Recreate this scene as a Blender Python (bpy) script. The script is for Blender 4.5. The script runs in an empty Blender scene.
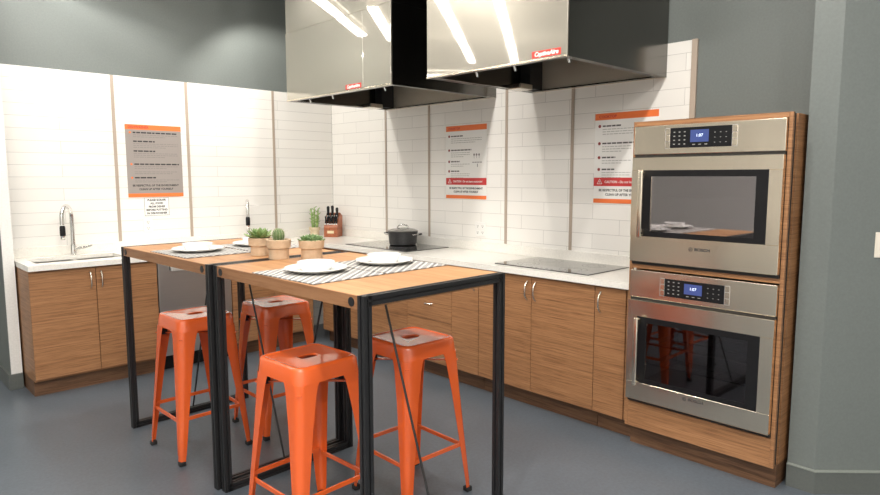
import bpy, bmesh, math, random
from mathutils import Vector, Matrix
random.seed(7)
SC = bpy.context.scene
COL = SC.collection
PI = math.pi
R90 = PI / 2

# ------------------------------------------------------------------ materials
def new_mat(name):
    m = bpy.data.materials.new(name); m.use_nodes = True
    nt = m.node_tree
    return m, nt, nt.nodes['Principled BSDF']

def plain(name, col, rough=.5, metal=0., coat=0., spec=.5, emit=None, estr=1.):
    m, nt, b = new_mat(name)
    b.inputs['Base Color'].default_value = (*col, 1)
    b.inputs['Roughness'].default_value = rough
    b.inputs['Metallic'].default_value = metal
    b.inputs['Coat Weight'].default_value = coat
    b.inputs['Coat Roughness'].default_value = .08
    b.inputs['Specular IOR Level'].default_value = spec
    if emit:
        b.inputs['Emission Color'].default_value = (*emit, 1)
        b.inputs['Emission Strength'].default_value = estr
    return m

def coords(nt, scale, use_random=True):
    tc = nt.nodes.new('ShaderNodeTexCoord')
    mp = nt.nodes.new('ShaderNodeMapping'); mp.inputs['Scale'].default_value = scale
    if use_random:
        oi = nt.nodes.new('ShaderNodeObjectInfo')
        ad = nt.nodes.new('ShaderNodeVectorMath'); ad.operation = 'ADD'
        ml = nt.nodes.new('ShaderNodeMath'); ml.operation = 'MULTIPLY'; ml.inputs[1].default_value = 7.3
        nt.links.new(oi.outputs['Random'], ml.inputs[0])
        nt.links.new(tc.outputs['Object'], ad.inputs[0]); nt.links.new(ml.outputs[0], ad.inputs[1])
        nt.links.new(ad.outputs[0], mp.inputs['Vector'])
    else:
        nt.links.new(tc.outputs['Object'], mp.inputs['Vector'])
    return mp.outputs['Vector']

def noise(nt, vec, scale, detail=4, rough=.55, dist=0.):
    n = nt.nodes.new('ShaderNodeTexNoise')
    n.inputs['Scale'].default_value = scale; n.inputs['Detail'].default_value = detail
    n.inputs['Roughness'].default_value = rough; n.inputs['Distortion'].default_value = dist
    nt.links.new(vec, n.inputs['Vector'])
    return n.outputs['Fac']

def ramp(nt, fac, stops):
    r = nt.nodes.new('ShaderNodeValToRGB')
    el = r.color_ramp.elements
    while len(el) < len(stops): el.new(.5)
    for e, (p, c) in zip(el, stops):
        e.position = p; e.color = (*c, 1)
    nt.links.new(fac, r.inputs['Fac'])
    return r.outputs['Color']

def bump(nt, b, h, strength, distance=.01):
    n = nt.nodes.new('ShaderNodeBump'); n.inputs['Strength'].default_value = strength
    n.inputs['Distance'].default_value = distance
    nt.links.new(h, n.inputs['Height']); nt.links.new(n.outputs['Normal'], b.inputs['Normal'])

def mixc(nt, fac, a, b_, mode='MIX'):
    m = nt.nodes.new('ShaderNodeMix'); m.data_type = 'RGBA'; m.blend_type = mode
    if isinstance(fac, float): m.inputs[0].default_value = fac
    else: nt.links.new(fac, m.inputs[0])
    for s, v in ((6, a), (7, b_)):
        if isinstance(v, tuple): m.inputs[s].default_value = (*v, 1)
        else: nt.links.new(v, m.inputs[s])
    return m.outputs[2]

def wood(name, scale, stops, fine, rough=.45):
    """grain stretched along the axis whose scale is smallest"""
    m, nt, b = new_mat(name)
    v = coords(nt, scale)
    n1 = noise(nt, v, 1.0, 5, .62, .35)
    c1 = ramp(nt, n1, stops)
    v2 = coords(nt, tuple(s * 2.6 for s in scale))
    n2 = noise(nt, v2, 1.0, 3, .7)
    c2 = ramp(nt, n2, [(.36, fine), (.52, (1, 1, 1))])
    out = mixc(nt, .75, c1, c2, 'MULTIPLY')
    nt.links.new(out, b.inputs['Base Color'])
    b.inputs['Roughness'].default_value = rough
    bump(nt, b, n2, .08, .002)
    return m

M = {}
# cabinets: local y is up, the grain runs along local x (and z on the side panels)
M['cab_wood'] = wood('brown_cabinet_veneer', (2.0, 88, 2.0),
    [(.30, (.23, .108, .046)), (.47, (.325, .158, .069)), (.60, (.375, .187, .083)), (.75, (.43, .222, .104))], (.50, .43, .38))
M['shaded_kick_wood'] = wood('shaded_toe_kick_veneer', (2.2, 62, 2.2),
    [(.30, (.085, .042, .021)), (.5, (.145, .074, .037)), (.75, (.20, .105, .055))], (.5, .42, .38))  # cabinet veneer darkened, the shade under the doors put into its colour
M['table_wood'] = wood('light_oak_top', (26, 1.6, 26),
    [(.28, (.40, .195, .082)), (.48, (.48, .248, .11)), (.72, (.54, .29, .14))], (.78, .70, .63), .45)
M['shaded_edge_wood'] = wood('shaded_brown_table_edge', (26, 1.6, 26),
    [(.28, (.25, .115, .05)), (.48, (.31, .150, .068)), (.72, (.36, .18, .085))], (.75, .68, .6), .45)  # browner wood, with shade on the table sides put into its colour
M['block_wood'] = wood('red_brown_block', (30, 3, 30),
    [(.3, (.27, .075, .03)), (.6, (.40, .125, .05))], (.7, .6, .5), .4)

def tile(name, axis_u, bw, rh):
    m, nt, b = new_mat(name)
    tc = nt.nodes.new('ShaderNodeTexCoord')
    sx = nt.nodes.new('ShaderNodeSeparateXYZ'); nt.links.new(tc.outputs['Object'], sx.inputs[0])
    cb = nt.nodes.new('ShaderNodeCombineXYZ')
    nt.links.new(sx.outputs[axis_u], cb.inputs['X']); nt.links.new(sx.outputs['Z'], cb.inputs['Y'])
    br = nt.nodes.new('ShaderNodeTexBrick')
    br.inputs['Scale'].default_value = 1.0
    br.inputs['Brick Width'].default_value = bw; br.inputs['Row Height'].default_value = rh
    br.inputs['Mortar Size'].default_value = .0016; br.inputs['Mortar Smooth'].default_value = .3
    br.inputs['Color1'].default_value = (.83, .81, .77, 1); br.inputs['Color2'].default_value = (.79, .77, .73, 1)
    br.inputs['Mortar'].default_value = (.50, .485, .46, 1)
    nt.links.new(cb.outputs[0], br.inputs['Vector'])
    nt.links.new(br.outputs['Color'], b.inputs['Base Color'])
    b.inputs['Roughness'].default_value = .28
    inv = nt.nodes.new('ShaderNodeMath'); inv.operation = 'SUBTRACT'; inv.inputs[0].default_value = 1.
    nt.links.new(br.outputs['Fac'], inv.inputs[1])
    bump(nt, b, inv.outputs[0], .25, .002)
    return m
M['tile_x'] = tile('white_subway_tile_back', 'X', 1.22, .0885)
M['tile_y'] = tile('white_subway_tile_right', 'Y', .41, .1013)

def paint(name, col, rough=.6):
    m, nt, b = new_mat(name)
    v = coords(nt, (1, 1, 1), False)
    n = noise(nt, v, 90, 3)
    c = ramp(nt, n, [(.3, tuple(x * .94 for x in col)), (.7, tuple(min(1, x * 1.05) for x in col))])
    nt.links.new(c, b.inputs['Base Color']); b.inputs['Roughness'].default_value = rough
    bump(nt, b, n, .06, .002)
    return m
M['grey_paint'] = paint('grey_wall_paint', (.148, .166, .158))
M['base_paint'] = paint('grey_baseboard_paint', (.11, .12, .112), .45)
M['white_paint'] = paint('white_wall_paint', (.80, .79, .76))
M['ceil_paint'] = paint('ceiling_paint', (.80, .78, .74))

def floor_mat():
    m, nt, b = new_mat('polished_grey_floor')
    v = coords(nt, (1, 1, 1), False)
    n = noise(nt, v, 1.3, 6, .6)
    n2 = noise(nt, v, 55, 3, .7)
    c1 = ramp(nt, n, [(.1, (.070, .084, .100)), (.9, (.130, .152, .176))])
    c2 = ramp(nt, n2, [(.35, (.86, .86, .86)), (.65, (1.05, 1.05, 1.05))])
    nt.links.new(mixc(nt, 1., c1, c2, 'MULTIPLY'), b.inputs['Base Color'])
    rr = ramp(nt, n, [(.1, (.25, .25, .25)), (.9, (.39, .39, .39))])
    nt.links.new(rr, b.inputs['Roughness'])
    bump(nt, b, n2, .03, .001)
    return m
M['floor'] = floor_mat()

def steel(name, scale, col=(.62, .59, .53), rough=.24, wave=0., wscale=1.6, br=.012):
    m, nt, b = new_mat(name)
    v = coords(nt, scale)
    n = noise(nt, v, 1., 3, .6)
    b.inputs['Metallic'].default_value = 1.
    c = ramp(nt, n, [(.3, tuple(x * .98 for x in col)), (.7, tuple(min(1, x * 1.015) for x in col))])
    nt.links.new(c, b.inputs['Base Color'])
    rr = ramp(nt, n, [(.3, (rough - .012,) * 3), (.7, (rough + .012,) * 3)])
    nt.links.new(rr, b.inputs['Roughness'])
    h = n
    b1 = nt.nodes.new('ShaderNodeBump'); b1.inputs['Strength'].default_value = br; b1.inputs['Distance'].default_value = .001
    nt.links.new(h, b1.inputs['Height'])
    if wave:
        vw = coords(nt, (1, 1, 1))
        w = noise(nt, vw, wscale, 1, .4)
        b2 = nt.nodes.new('ShaderNodeBump'); b2.inputs['Strength'].default_value = 1.; b2.inputs['Distance'].default_value = wave
        nt.links.new(w, b2.inputs['Height']); nt.links.new(b1.outputs['Normal'], b2.inputs['Normal'])
        nt.links.new(b2.outputs['Normal'], b.inputs['Normal'])
    else:
        nt.links.new(b1.outputs['Normal'], b.inputs['Normal'])
    return m
M['hood_steel'] = steel('wavy_hood_steel', (60, 2, 2), (.60, .565, .49), .035, .0045, .9, 0.)
def two_lobe(m, share, rough, col):
    nt = m.node_tree; b = nt.nodes['Principled BSDF']; out = [n for n in nt.nodes if n.type == 'OUTPUT_MATERIAL'][0]
    b2 = nt.nodes.new('ShaderNodeBsdfPrincipled'); b2.inputs['Metallic'].default_value = .9; b2.inputs['Roughness'].default_value = rough
    b2.inputs['Base Color'].default_value = (*col, 1)
    mx = nt.nodes.new('ShaderNodeMixShader'); mx.inputs[0].default_value = share
    nt.links.new(b.outputs[0], mx.inputs[1]); nt.links.new(b2.outputs[0], mx.inputs[2]); nt.links.new(mx.outputs[0], out.inputs[0])
two_lobe(M['hood_steel'], .5, .5, (.60, .565, .49))
M['hood_dark_reflect'] = steel('hood_steel_dark_reflection', (2, 60, 2), (.17, .163, .15), .2)  # same stainless steel, a dark room reflection put into its base colour
M['hood_inner_lit'] = plain('lit_hood_inner_steel', (.72, .65, .54), .42, .6)  # inner steel made paler, its colour standing in for light inside the hood
M['oven_steel'] = steel('brushed_oven_steel', (120, 1.5, 2), (.86, .77, .63), .22, .0012, 2.)
M['dw_steel'] = steel('dishwasher_steel', (2, 90, 2), (.55, .54, .53), .36)
M['sink_steel'] = steel('sink_steel', (40, 40, 2), (.6, .59, .57), .3)
M['chrome'] = plain('chrome', (.80, .79, .77), .09, 1.)
M['satin'] = plain('satin_nickel', (.70, .66, .58), .22, 1.)
M['black_metal'] = plain('black_powder_coat', (.014, .014, .015), .42, 0., 0., .6)
M['black_rubber'] = plain('black_rubber', (.012, .012, .012), .65)
M['black_plastic'] = plain('black_plastic', (.010, .010, .011), .3, 0., 0., .25)
M['dark_steel'] = plain('dark_filter_steel', (.05, .048, .045), .4, .8)
M['quartz'] = paint('cream_quartz', (.80, .775, .72), .22)
M['orange'] = plain('orange_gloss_paint', (.74, .115, .02), .25, 0., .8)
M['ceramic'] = plain('white_ceramic', (.86, .86, .84), .12, 0., .3)
M['grey_line'] = plain('grey_print', (.40, .39, .38), .6)
M['red_print'] = plain('red_print', (.56, .035, .035), .5)
M['orange_print'] = plain('orange_print', (.86, .19, .045), .5)
M['dark_print'] = plain('dark_print', (.03, .028, .03), .6)
M['white_print'] = plain('white_print', (.85, .84, .82), .5)
M['paper'] = plain('white_paper', (.84, .83, .80), .6)
M['poster_grey'] = plain('warm_grey_print', (.31, .275, .255), .5)
M['red_badge'] = plain('red_badge', (.62, .05, .035), .35)
M['trim_beige'] = plain('beige_joint_trim', (.42, .345, .28), .45)
M['plastic_white'] = plain('white_plastic', (.80, .79, .76), .35)
M['slot'] = plain('dark_slot', (.05, .05, .05), .6)
M['seam'] = plain('dark_joint', (.02, .018, .016), .7)
M['cook_glass'] = plain('black_ceramic_glass', (.012, .012, .013), .05, 0., .6, .9)
M['cook_mark'] = plain('grey_burner_print', (.12, .12, .12), .2)
M['pan'] = None
M['display'] = plain('lit_blue_display', (.02, .03, .10), .2, emit=(.10, .15, .42), estr=.6)
M['digits'] = plain('lit_digits', (.5, .6, .8), .3, emit=(.75, .85, 1.), estr=1.6)
M['lamp_on'] = plain('linear_lamp_diffuser', (.9, .9, .9), .4, emit=(1., .97, .92), estr=18.)
M['up_fill'] = plain('added_up_fill', (.9, .9, .9), .4, emit=(1., .94, .85), estr=9.)
M['spot_on'] = plain('spot_lamp_lens', (.9, .9, .9), .4, emit=(1., .94, .85), estr=12.)
M['enamel'] = plain('dark_oven_enamel', (.035, .033, .034), .35)
M['soil'] = plain('dark_soil', (.03, .02, .013), .9)

def speckle(name, a, c, scale, rough):
    m, nt, b = new_mat(name)
    v = coords(nt, (1, 1, 1)); n = noise(nt, v, scale, 4, .7)
    nt.links.new(ramp(nt, n, [(.35, a), (.68, c)]), b.inputs['Base Color'])
    b.inputs['Roughness'].default_value = rough; bump(nt, b, n, .15, .002)
    return m
M['pan'] = speckle('speckled_black_enamel', (.012, .012, .013), (.055, .055, .055), 160, .35)
M['clay'] = speckle('pale_terracotta', (.55, .395, .255), (.63, .47, .32), 30, .8)
M['cream_clay'] = speckle('cream_pot_clay', (.62, .50, .33), (.70, .59, .41), 30, .75)
M['leaf'] = speckle('succulent_green', (.13, .23, .07), (.32, .42, .18), 24, .5)
M['leaf_dark'] = speckle('deep_succulent_green', (.10, .19, .06), (.27, .37, .18), 40, .5)
M['cactus'] = speckle('cactus_green', (.085, .15, .05), (.17, .24, .10), 50, .6)
M['spine'] = plain('pale_spine', (.62, .58, .42), .6)
M['stem'] = speckle('bright_stem_green', (.20, .34, .09), (.36, .50, .18), 30, .5)

def mat_weave():
    m, nt, b = new_mat('striped_placemat_cloth')
    tc = nt.nodes.new('ShaderNodeTexCoord')
    mp = nt.nodes.new('ShaderNodeMapping'); mp.inputs['Rotation'].default_value = (0, 0, .95)
    nt.links.new(tc.outputs['Object'], mp.inputs['Vector'])
    w = nt.nodes.new('ShaderNodeTexWave'); w.wave_type = 'BANDS'; w.bands_direction = 'X'; w.wave_profile = 'SIN'
    w.inputs['Scale'].default_value = 5.6; w.inputs['Distortion'].default_value = .12
    nt.links.new(mp.outputs[0], w.inputs['Vector'])
    c = ramp(nt, w.outputs['Fac'], [(.0, (.16, .16, .16)), (.10, (.20, .20, .20)), (.24, (.60, .57, .52)), (.56, (.64, .61, .56)), (.80, (.27, .265, .26)), (1., (.30, .29, .28))])
    nt.links.new(c, b.inputs['Base Color']); b.inputs['Roughness'].default_value = .8
    return m
M['weave'] = mat_weave()

def oven_glass(name, tint, fac):
    m = bpy.data.materials.new(name); m.use_nodes = True; nt = m.node_tree
    for n in list(nt.nodes):
        if n.type != 'OUTPUT_MATERIAL': nt.nodes.remove(n)
    out = [n for n in nt.nodes if n.type == 'OUTPUT_MATERIAL'][0]
    t = nt.nodes.new('ShaderNodeBsdfTransparent'); t.inputs[0].default_value = (*tint, 1)
    g = nt.nodes.new('ShaderNodeBsdfGlossy'); g.inputs['Color'].default_value = (.92, .86, .88, 1); g.inputs['Roughness'].default_value = .03
    mx = nt.nodes.new('ShaderNodeMixShader'); mx.inputs[0].default_value = fac
    nt.links.new(t.outputs[0], mx.inputs[1]); nt.links.new(g.outputs[0], mx.inputs[2]); nt.links.new(mx.outputs[0], out.inputs[0])
    return m
M['glass_upper'] = oven_glass('coated_oven_glass', (.35, .33, .34), .36)
M['glass_lower'] = oven_glass('dark_oven_glass', (.50, .47, .48), .09)

# ------------------------------------------------------------------ mesh helpers
class MB:
    def __init__(self): self.bm = bmesh.new()
    def box(self, a, b, bev=0., seg=2):
        a, b = Vector(a), Vector(b)
        lo = Vector([min(a[i], b[i]) for i in range(3)]); hi = Vector([max(a[i], b[i]) for i in range(3)])
        vs = [self.bm.verts.new((x, y, z)) for x in (lo.x, hi.x) for y in (lo.y, hi.y) for z in (lo.z, hi.z)]
        fs = [(0,1,3,2),(4,6,7,5),(0,4,5,1),(2,3,7,6),(0,2,6,4),(1,5,7,3)]
        faces = [self.bm.faces.new([vs[i] for i in f]) for f in fs]
        if bev > 0:
            ed = list({e for f in faces for e in f.edges})
            bmesh.ops.bevel(self.bm, geom=ed, offset=bev, segments=seg, profile=.5, affect='EDGES')
        return self
    def loft(self, rings, cap0=True, cap1=True, closed=True):
        vr = [[self.bm.verts.new(p) for p in r] for r in rings]
        n = len(vr[0])
        for a, b in zip(vr, vr[1:]):
            for i in range(n if closed else n - 1):
                j = (i + 1) % n
                try: self.bm.faces.new((a[i], a[j], b[j], b[i]))
                except ValueError: pass
        if cap0: self.bm.faces.new(list(reversed(vr[0])))
        if cap1: self.bm.faces.new(vr[-1])
        return vr
    def lathe(self, prof, n=32, cap0=True, cap1=True, c=(0,0,0), rad=None):
        rings = []
        for r, z in prof:
            r = max(r, .0002)
            ring = []
            for i in range(n):
                t = 2 * PI * i / n
                k = r * (rad(t, z) if rad else 1.)
                ring.append((c[0] + k * math.cos(t), c[1] + k * math.sin(t), c[2] + z))
            rings.append(ring)
        self.loft(rings, cap0, cap1); return self
    def tube(self, pts, r, n=10, caps=True):
        pts = [Vector(p) for p in pts]
        rs = r if isinstance(r, (list, tuple)) else [r] * len(pts)
        up = None; rings = []
        for i, p in enumerate(pts):
            d = (pts[min(i + 1, len(pts) - 1)] - pts[max(i - 1, 0)]).normalized()
            if up is None:
                up = Vector((0, 0, 1)) if abs(d.z) < .9 else Vector((1, 0, 0))
            s = d.cross(up).normalized(); up = s.cross(d).normalized()
            rings.append([p + (s * math.cos(2*PI*k/n) + up * math.sin(2*PI*k/n)) * rs[i] for k in range(n)])
        self.loft(rings, caps, caps); return self
    def bar(self, p0, p1, prof, up=(0,0,1)):
        """profile (list of 2D points) swept along a straight line"""
        p0, p1, up = Vector(p0), Vector(p1), Vector(up)
        d = (p1 - p0).normalized(); s = d.cross(up).normalized(); u = s.cross(d).normalized()
        self.loft([[p + s * a + u * b for a, b in prof] for p in (p0, p1)]); return self
    def prism(self, poly, axis, a, b):
        """polygon extruded along axis ('x','y','z') from a to b"""
        f = {'x': lambda p, t: (t, p[0], p[1]), 'y': lambda p, t: (p[0], t, p[1]), 'z': lambda p, t: (p[0], p[1], t)}[axis]
        self.loft([[f(p, a) for p in poly], [f(p, b) for p in poly]]); return self
    def cyl(self, p0, p1, r, n=20): return self.tube([p0, p1], r, n)
    def xform(self, m, start=0):
        self.bm.verts.ensure_lookup_table()
        bmesh.ops.transform(self.bm, matrix=m, verts=self.bm.verts[start:]); return self
    def count(self): return len(self.bm.verts)
    def build(self, name, mat, parent=None, smooth=False, label=None, kind=None):
        bmesh.ops.recalc_face_normals(self.bm, faces=self.bm.faces[:])
        me = bpy.data.meshes.new(name); self.bm.to_mesh(me); self.bm.free()
        me.materials.append(M[mat] if isinstance(mat, str) else mat)
        if smooth:
            me.shade_smooth()
            try: me.set_sharp_from_angle(angle=math.radians(38))
            except Exception: pass
        o = bpy.data.objects.new(name, me); COL.objects.link(o)
        if parent: o.parent = parent
        if label: o['label'] = label
        if kind: o['kind'] = kind
        return o

def tag(o, label, cat, group=None):
    o['label'] = label; o['category'] = cat
    if group: o['group'] = group
    return o
def thing(name, label, cat, loc=(0,0,0), rot=(0,0,0), group=None):
    o = bpy.data.objects.new(name, None); COL.objects.link(o)
    o.location = loc; o.rotation_euler = rot; o.empty_display_size = .05
    return tag(o, label, cat, group)
def dup(root, loc, rotz, label):
    r = root.copy(); COL.objects.link(r); r.location = loc; r.rotation_euler = (0, 0, rotz); r['label'] = label
    for ch in list(root.children):
        c = ch.copy(); COL.objects.link(c); c.parent = r
        for g in list(ch.children):
            d = g.copy(); COL.objects.link(d); d.parent = c
    return r
def text(name, s, size, mat, parent, loc=(0,0,0), align='LEFT', ext=.0006, shear=0., xs=1., bold=0.):
    cu = bpy.data.curves.new(name, 'FONT'); cu.body = s; cu.size = size; cu.align_x = align; cu.align_y = 'CENTER'
    cu.extrude = ext; cu.shear = shear; cu.offset = bold; cu.resolution_u = 3
    t = bpy.data.objects.new(name, cu); COL.objects.link(t)
    bpy.context.view_layer.update()
    me = bpy.data.meshes.new_from_object(t.evaluated_get(bpy.context.evaluated_depsgraph_get()))
    bpy.data.objects.remove(t); bpy.data.curves.remove(cu)
    for v in me.vertices: v.co = Vector((v.co.x * xs + loc[0], v.co.y + loc[1], v.co.z + loc[2]))
    me.materials.clear(); me.materials.append(M[mat])
    o = bpy.data.objects.new(name, me); COL.objects.link(o); o.parent = parent
    return o
def structure(o): o['kind'] = 'structure'; return o
BACK = (R90, 0, 0)            # local x -> +x, y -> up, z -> out of the back wall (-y)
RIGHT = (R90, 0, -R90)        # local x -> -y, y -> up, z -> out of the right wall (-x)

# ------------------------------------------------------------------ room shell
ZC = 3.65
XW, XE, YS, YN = -8.0, 3.6, -9.2, 3.2
structure(MB().box((XW - .1, YS - .1, -.1), (XE + .1, YN + .1, 0)).build('floor', 'floor'))
structure(MB().box((XW - .1, YS - .1, ZC), (XE + .1, YN + .1, ZC + .1)).build('ceiling', 'ceil_paint'))
# sink wall with its short projecting end, and the tiled face standing 10 mm proud of it
structure(MB().box((-2.89, .01, 0), (.16, .30, ZC)).build('wall_back', 'grey_paint'))
structure(MB().box((-2.895, -.19, 0), (-2.825, .008, ZC)).build('wall_back_return', 'grey_paint'))
structure(MB().box((-2.893, -.2, .1105), (-2.825, -.1905, ZC), .001).build('trim_1', 'white_paint'))
structure(MB().box((-2.823, 0, .0), (-.002, .0095, 2.299)).build('wall_back_tile', 'tile_x'))
structure(MB().box((.01, -4.50, 0), (.16, .008, ZC)).build('wall_right', 'grey_paint'))
structure(MB().box((0, -3.722, 0), (.0095, 0, 2.299)).build('wall_right_tile', 'tile_y'))
structure(MB().box((-.008, -3.758, 0), (.0095, -3.724, 2.301), .002).build('trim_2', 'trim_beige'))
k = 3
for x in (-2.058, -1.474, -.658):
    structure(MB().box((x - .012, -.006, .988), (x + .012, -.0003, 2.298), .001).build('trim_%d' % k, 'trim_beige')); k += 1
for y in (-.865, -1.448, -2.308, -2.90):
    structure(MB().box((-.006, y - .012, .988), (-.0003, y + .012, 2.298), .001).build('trim_%d' % k, 'trim_beige')); k += 1
# pier beside the oven tower and the wall that turns away from it at 45 degrees
PX, PY = -.45, -4.622
structure(MB().prism([(PX, -4.502), (PX, PY), (3.6, PY - 4.05), (3.6, -4.502)], 'z', 0, ZC).build('wall_angled', 'grey_paint'))
bb = MB().prism([(PX - .016, -4.5035), (PX - .016, PY - .0066), (3.5, PY - 3.95 - .0226 - .0066), (3.5, PY - 3.95), (PX - .0005, PY - .0002), (PX - .0005, -4.5035)], 'z', 0, .108)
structure(bb.build('baseboard_right', 'base_paint'))
cp = MB().prism([(PX - .020, -4.5035), (PX - .020, PY - .0085), (3.5, PY - 3.95 - .0285 - .0083), (3.5, PY - 3.95), (PX - .0005, PY - .0002), (PX - .0005, -4.5035)], 'z', .1085, .114)
structure(cp.build('trim_%d' % k, paint('pale_baseboard_cap', (.25, .27, .245), .4))); k += 1
b2 = MB().box((-2.912, -.215, 0), (-2.8255, -.2005, .110), .002).box((-2.912, -.2005, 0), (-2.8955, .30, .110), .002)
structure(b2.build('baseboard_left', 'base_paint'))
structure(MB().box((XW - .1, YS, 0), (XW, YN, ZC)).build('wall_left', 'white_paint'))
structure(MB().box((XW, YN, 0), (XE, YN + .1, ZC)).build('wall_far', 'white_paint'))
structure(MB().box((XW, YS - .1, 0), (XE, YS, ZC)).build('wall_front', 'white_paint'))
structure(MB().box((XE + .001, YS, 0), (XE + .1, YN, ZC)).build('wall_east', 'grey_paint'))

# ------------------------------------------------------------------ worktop, sinks, taps
CT, CB = .914, .877
cx0, cyf, cxf = -2.818, -.575, -.575     # left end, front of back run, front of right run
S1 = (-2.745, -2.16, -.445, -.125); S2 = (-1.16, -.70, -.43, -.14)
wt = thing('worktop', 'cream L-shaped stone worktop running from the sink to the oven tower', 'worktop', (0, 0, 0))
mb = MB()
def slab(x0, x1, y0, y1): mb.box((x0, y0, CB), (x1, y1, CT))
slab(cx0, S1[0], cyf, -.002); slab(S1[0], S1[1], cyf, S1[2]); slab(S1[0], S1[1], S1[3], -.002)
slab(S1[1], S2[0], cyf, -.002); slab(S2[0], S2[1], cyf, S2[2]); slab(S2[0], S2[1], S2[3], -.002)
slab(S2[1], -.002, cyf, -.002); slab(cxf, -.002, -3.688, cyf)
mb.build('slab', 'quartz', wt)
MB().box((cx0, -.014, CT), (-.0145, -.002, .986), .002).build('backsplash', 'quartz', wt)
MB().box((-.014, -3.688, CT), (-.002, -.002, .986), .002).build('backsplash', 'quartz', wt)
def make_sink(S, split, label):
    t = thing('kitchen_sink', label, 'sink', ((S[0] + S[1]) / 2, (S[2] + S[3]) / 2, CT - .2))
    ox, oy = t.location.x, t.location.y
    xs = [S[0]] + ([split] if split else []) + [S[1]]
    for a, b in zip(xs, xs[1:]):
        a += .0005 if a == S[0] else .012; b -= .0005 if b == S[1] else .012
        q = MB(); w = .004; z0 = 0; z1 = .175
        y0, y1 = S[2] + .0005, S[3] - .0005
        def ring(i, z): return [(a + i - ox, y0 + i - oy, z), (b - i - ox, y0 + i - oy, z), (b - i - ox, y1 - i - oy, z), (a + i - ox, y1 - i - oy, z)]
        q.loft([ring(0, z1), ring(0, z0), ], False, True)
        q.loft([ring(0, z1), ring(w, z1), ring(w, .01), ring(.02, .004)], False, True)
        bo = q.build('bowl', 'sink_steel', t)
        MB().lathe([(.035, .0045), (.035, .007), (.02, .006), (.0, .006)], 20, True, True, ((a + b) / 2 - ox, (y0 + y1) / 2 - oy, 0)).build('drain', 'chrome', bo, True)
    if split:
        MB().box((split - .0125 - ox, S[2] - oy + .001, .12), (split + .0125 - ox, S[3] - oy - .001, .178), .003).build('divider', 'sink_steel', t)
    return t
make_sink(S1, -2.44, 'double bowl steel sink under the tap on the left cabinet')
make_sink(S2, None, 'small single bowl steel sink in the worktop behind the potted plants')

def make_faucet(label, loc, ang):
    t = thing('kitchen_faucet', label, 'faucet', loc, (0, 0, ang))     # spout points along local +x
    MB().lathe([(.027, 0), (.027, .006), (.022, .01), (.021, .075), (.017, .085)], 24).build('base', 'chrome', t, True)
    r = .085; h = .29
    pts = [(0, 0, .08), (0, 0, .2), (0, 0, h)] + [(r - r * math.cos(a), 0, h + r * math.sin(a)) for a in [PI * i / 14 for i in range(1, 15)]] + [(2 * r, 0, h - .05)]
    MB().tube(pts, .0155, 14).build('spout', 'chrome', t, True)
    sh = MB().lathe([(.014, 0), (.017, .006), (.0175, .03), (.0175, .03)], 18, True, True, (2 * r, 0, h - .158)).build('spray_tip', 'chrome', t, True)
    MB().lathe([(.0185, 0), (.0195, .01), (.019, .062), (.015, .075)], 18, True, True, (2 * r, 0, h - .13)).build('spray_grip', 'black_plastic', t, True)
    MB().cyl((0, 0, .045), (0, .045, .05), .014).tube([(0, .04, .05), (0, .075, .058), (0, .135, .072)], [.013, .012, .008], 10).build('lever', 'chrome', t, True)
    return t
make_faucet('tall chrome pull-down tap behind the double bowl sink', (-2.418, -.075, CT), math.radians(-125))
make_faucet('chrome tap seen end-on just left of the rosette succulent', (-.985, -.075, CT), math.radians(-117))

# ------------------------------------------------------------------ cabinets
def handle(parent, x, y, z, length=.118, vertical=True):
    n = 12; pts = []
    for i in range(n + 1):
        s = -1 + 2 * i / n
        d = .028 * (1 - abs(s) ** 3)
        a = s * length / 2
        pts.append((x, y + a, z + .002 + d) if vertical else (x + a, y, z + .002 + d))
    q = MB().tube(pts, [.0055 if 0 < i < n else .007 for i in range(n + 1)], 10)
    return q.build('handle', 'satin', parent, True, 'bowed nickel handle')
def cabinet(name, label, wall, start, width, depth, fronts, cat='cabinet', ends=(False, False)):
    """start = world x (back run) or -y (right run) of the left end; fronts: (kind, x0, x1, y0, y1, handle)"""
    loc = (start, -.012, 0) if wall == 'back' else (-.012, -start, 0)
    t = thing(name, label, cat, loc, BACK if wall == 'back' else RIGHT)
    d = depth - .012
    g = .0015
    MB().box((g, .11, 0), (.018, CB - .001, d - .021)).build('side_panel', 'cab_wood', t)
    MB().box((width - .018, .11, 0), (width - g, CB - .001, d - .021)).build('side_panel', 'cab_wood', t)
    MB().box((.0182, .11, 0), (width - .0182, .128, d - .021)).build('bottom_panel', 'cab_wood', t)
    MB().box((.0182, .1285, 0), (width - .0182, .66, .008)).build('back_panel', 'cab_wood', t)
    MB().box((.0182, .83, d - .045), (width - .0182, CB - .001, d - .021)).build('front_rail', 'cab_wood', t)
    MB().box((g, 0, .02), (width - g, .1095, d - .065)).build('toe_kick', 'shaded_kick_wood', t)
    for kind, x0, x1, y0, y1, hd in fronts:
        o = MB().box((x0 + .0018, y0 + .0018, d - .0205), (x1 - .0018, y1 - .0018, d), .0012, 1).build(kind, 'cab_wood', t)
        if hd: handle(o, hd[0], hd[1], d, .118 if len(hd) < 3 else .075, len(hd) < 3)
    return t
DB, DT = .115, .868      # bottom and top of the doors
HY = .778
w = .835
cabinet('sink_cabinet', 'two-door wooden cabinet under the double bowl sink at the far left', 'back', -2.815, w, .547,
        [('door', 0, .412, DB + .01, DT, (.375, HY)), ('door', .412, w, DB + .01, DT, (.446, HY))])
w = .775
cabinet('corner_cabinet', 'wooden corner cabinet between the dishwasher and the right-hand cabinets', 'back', -1.388, w, .547,
        [('door', 0, .39, DB, DT, (.35, HY)), ('door', .39, w, DB, DT, (.43, HY))])
w = 1.175
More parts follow.
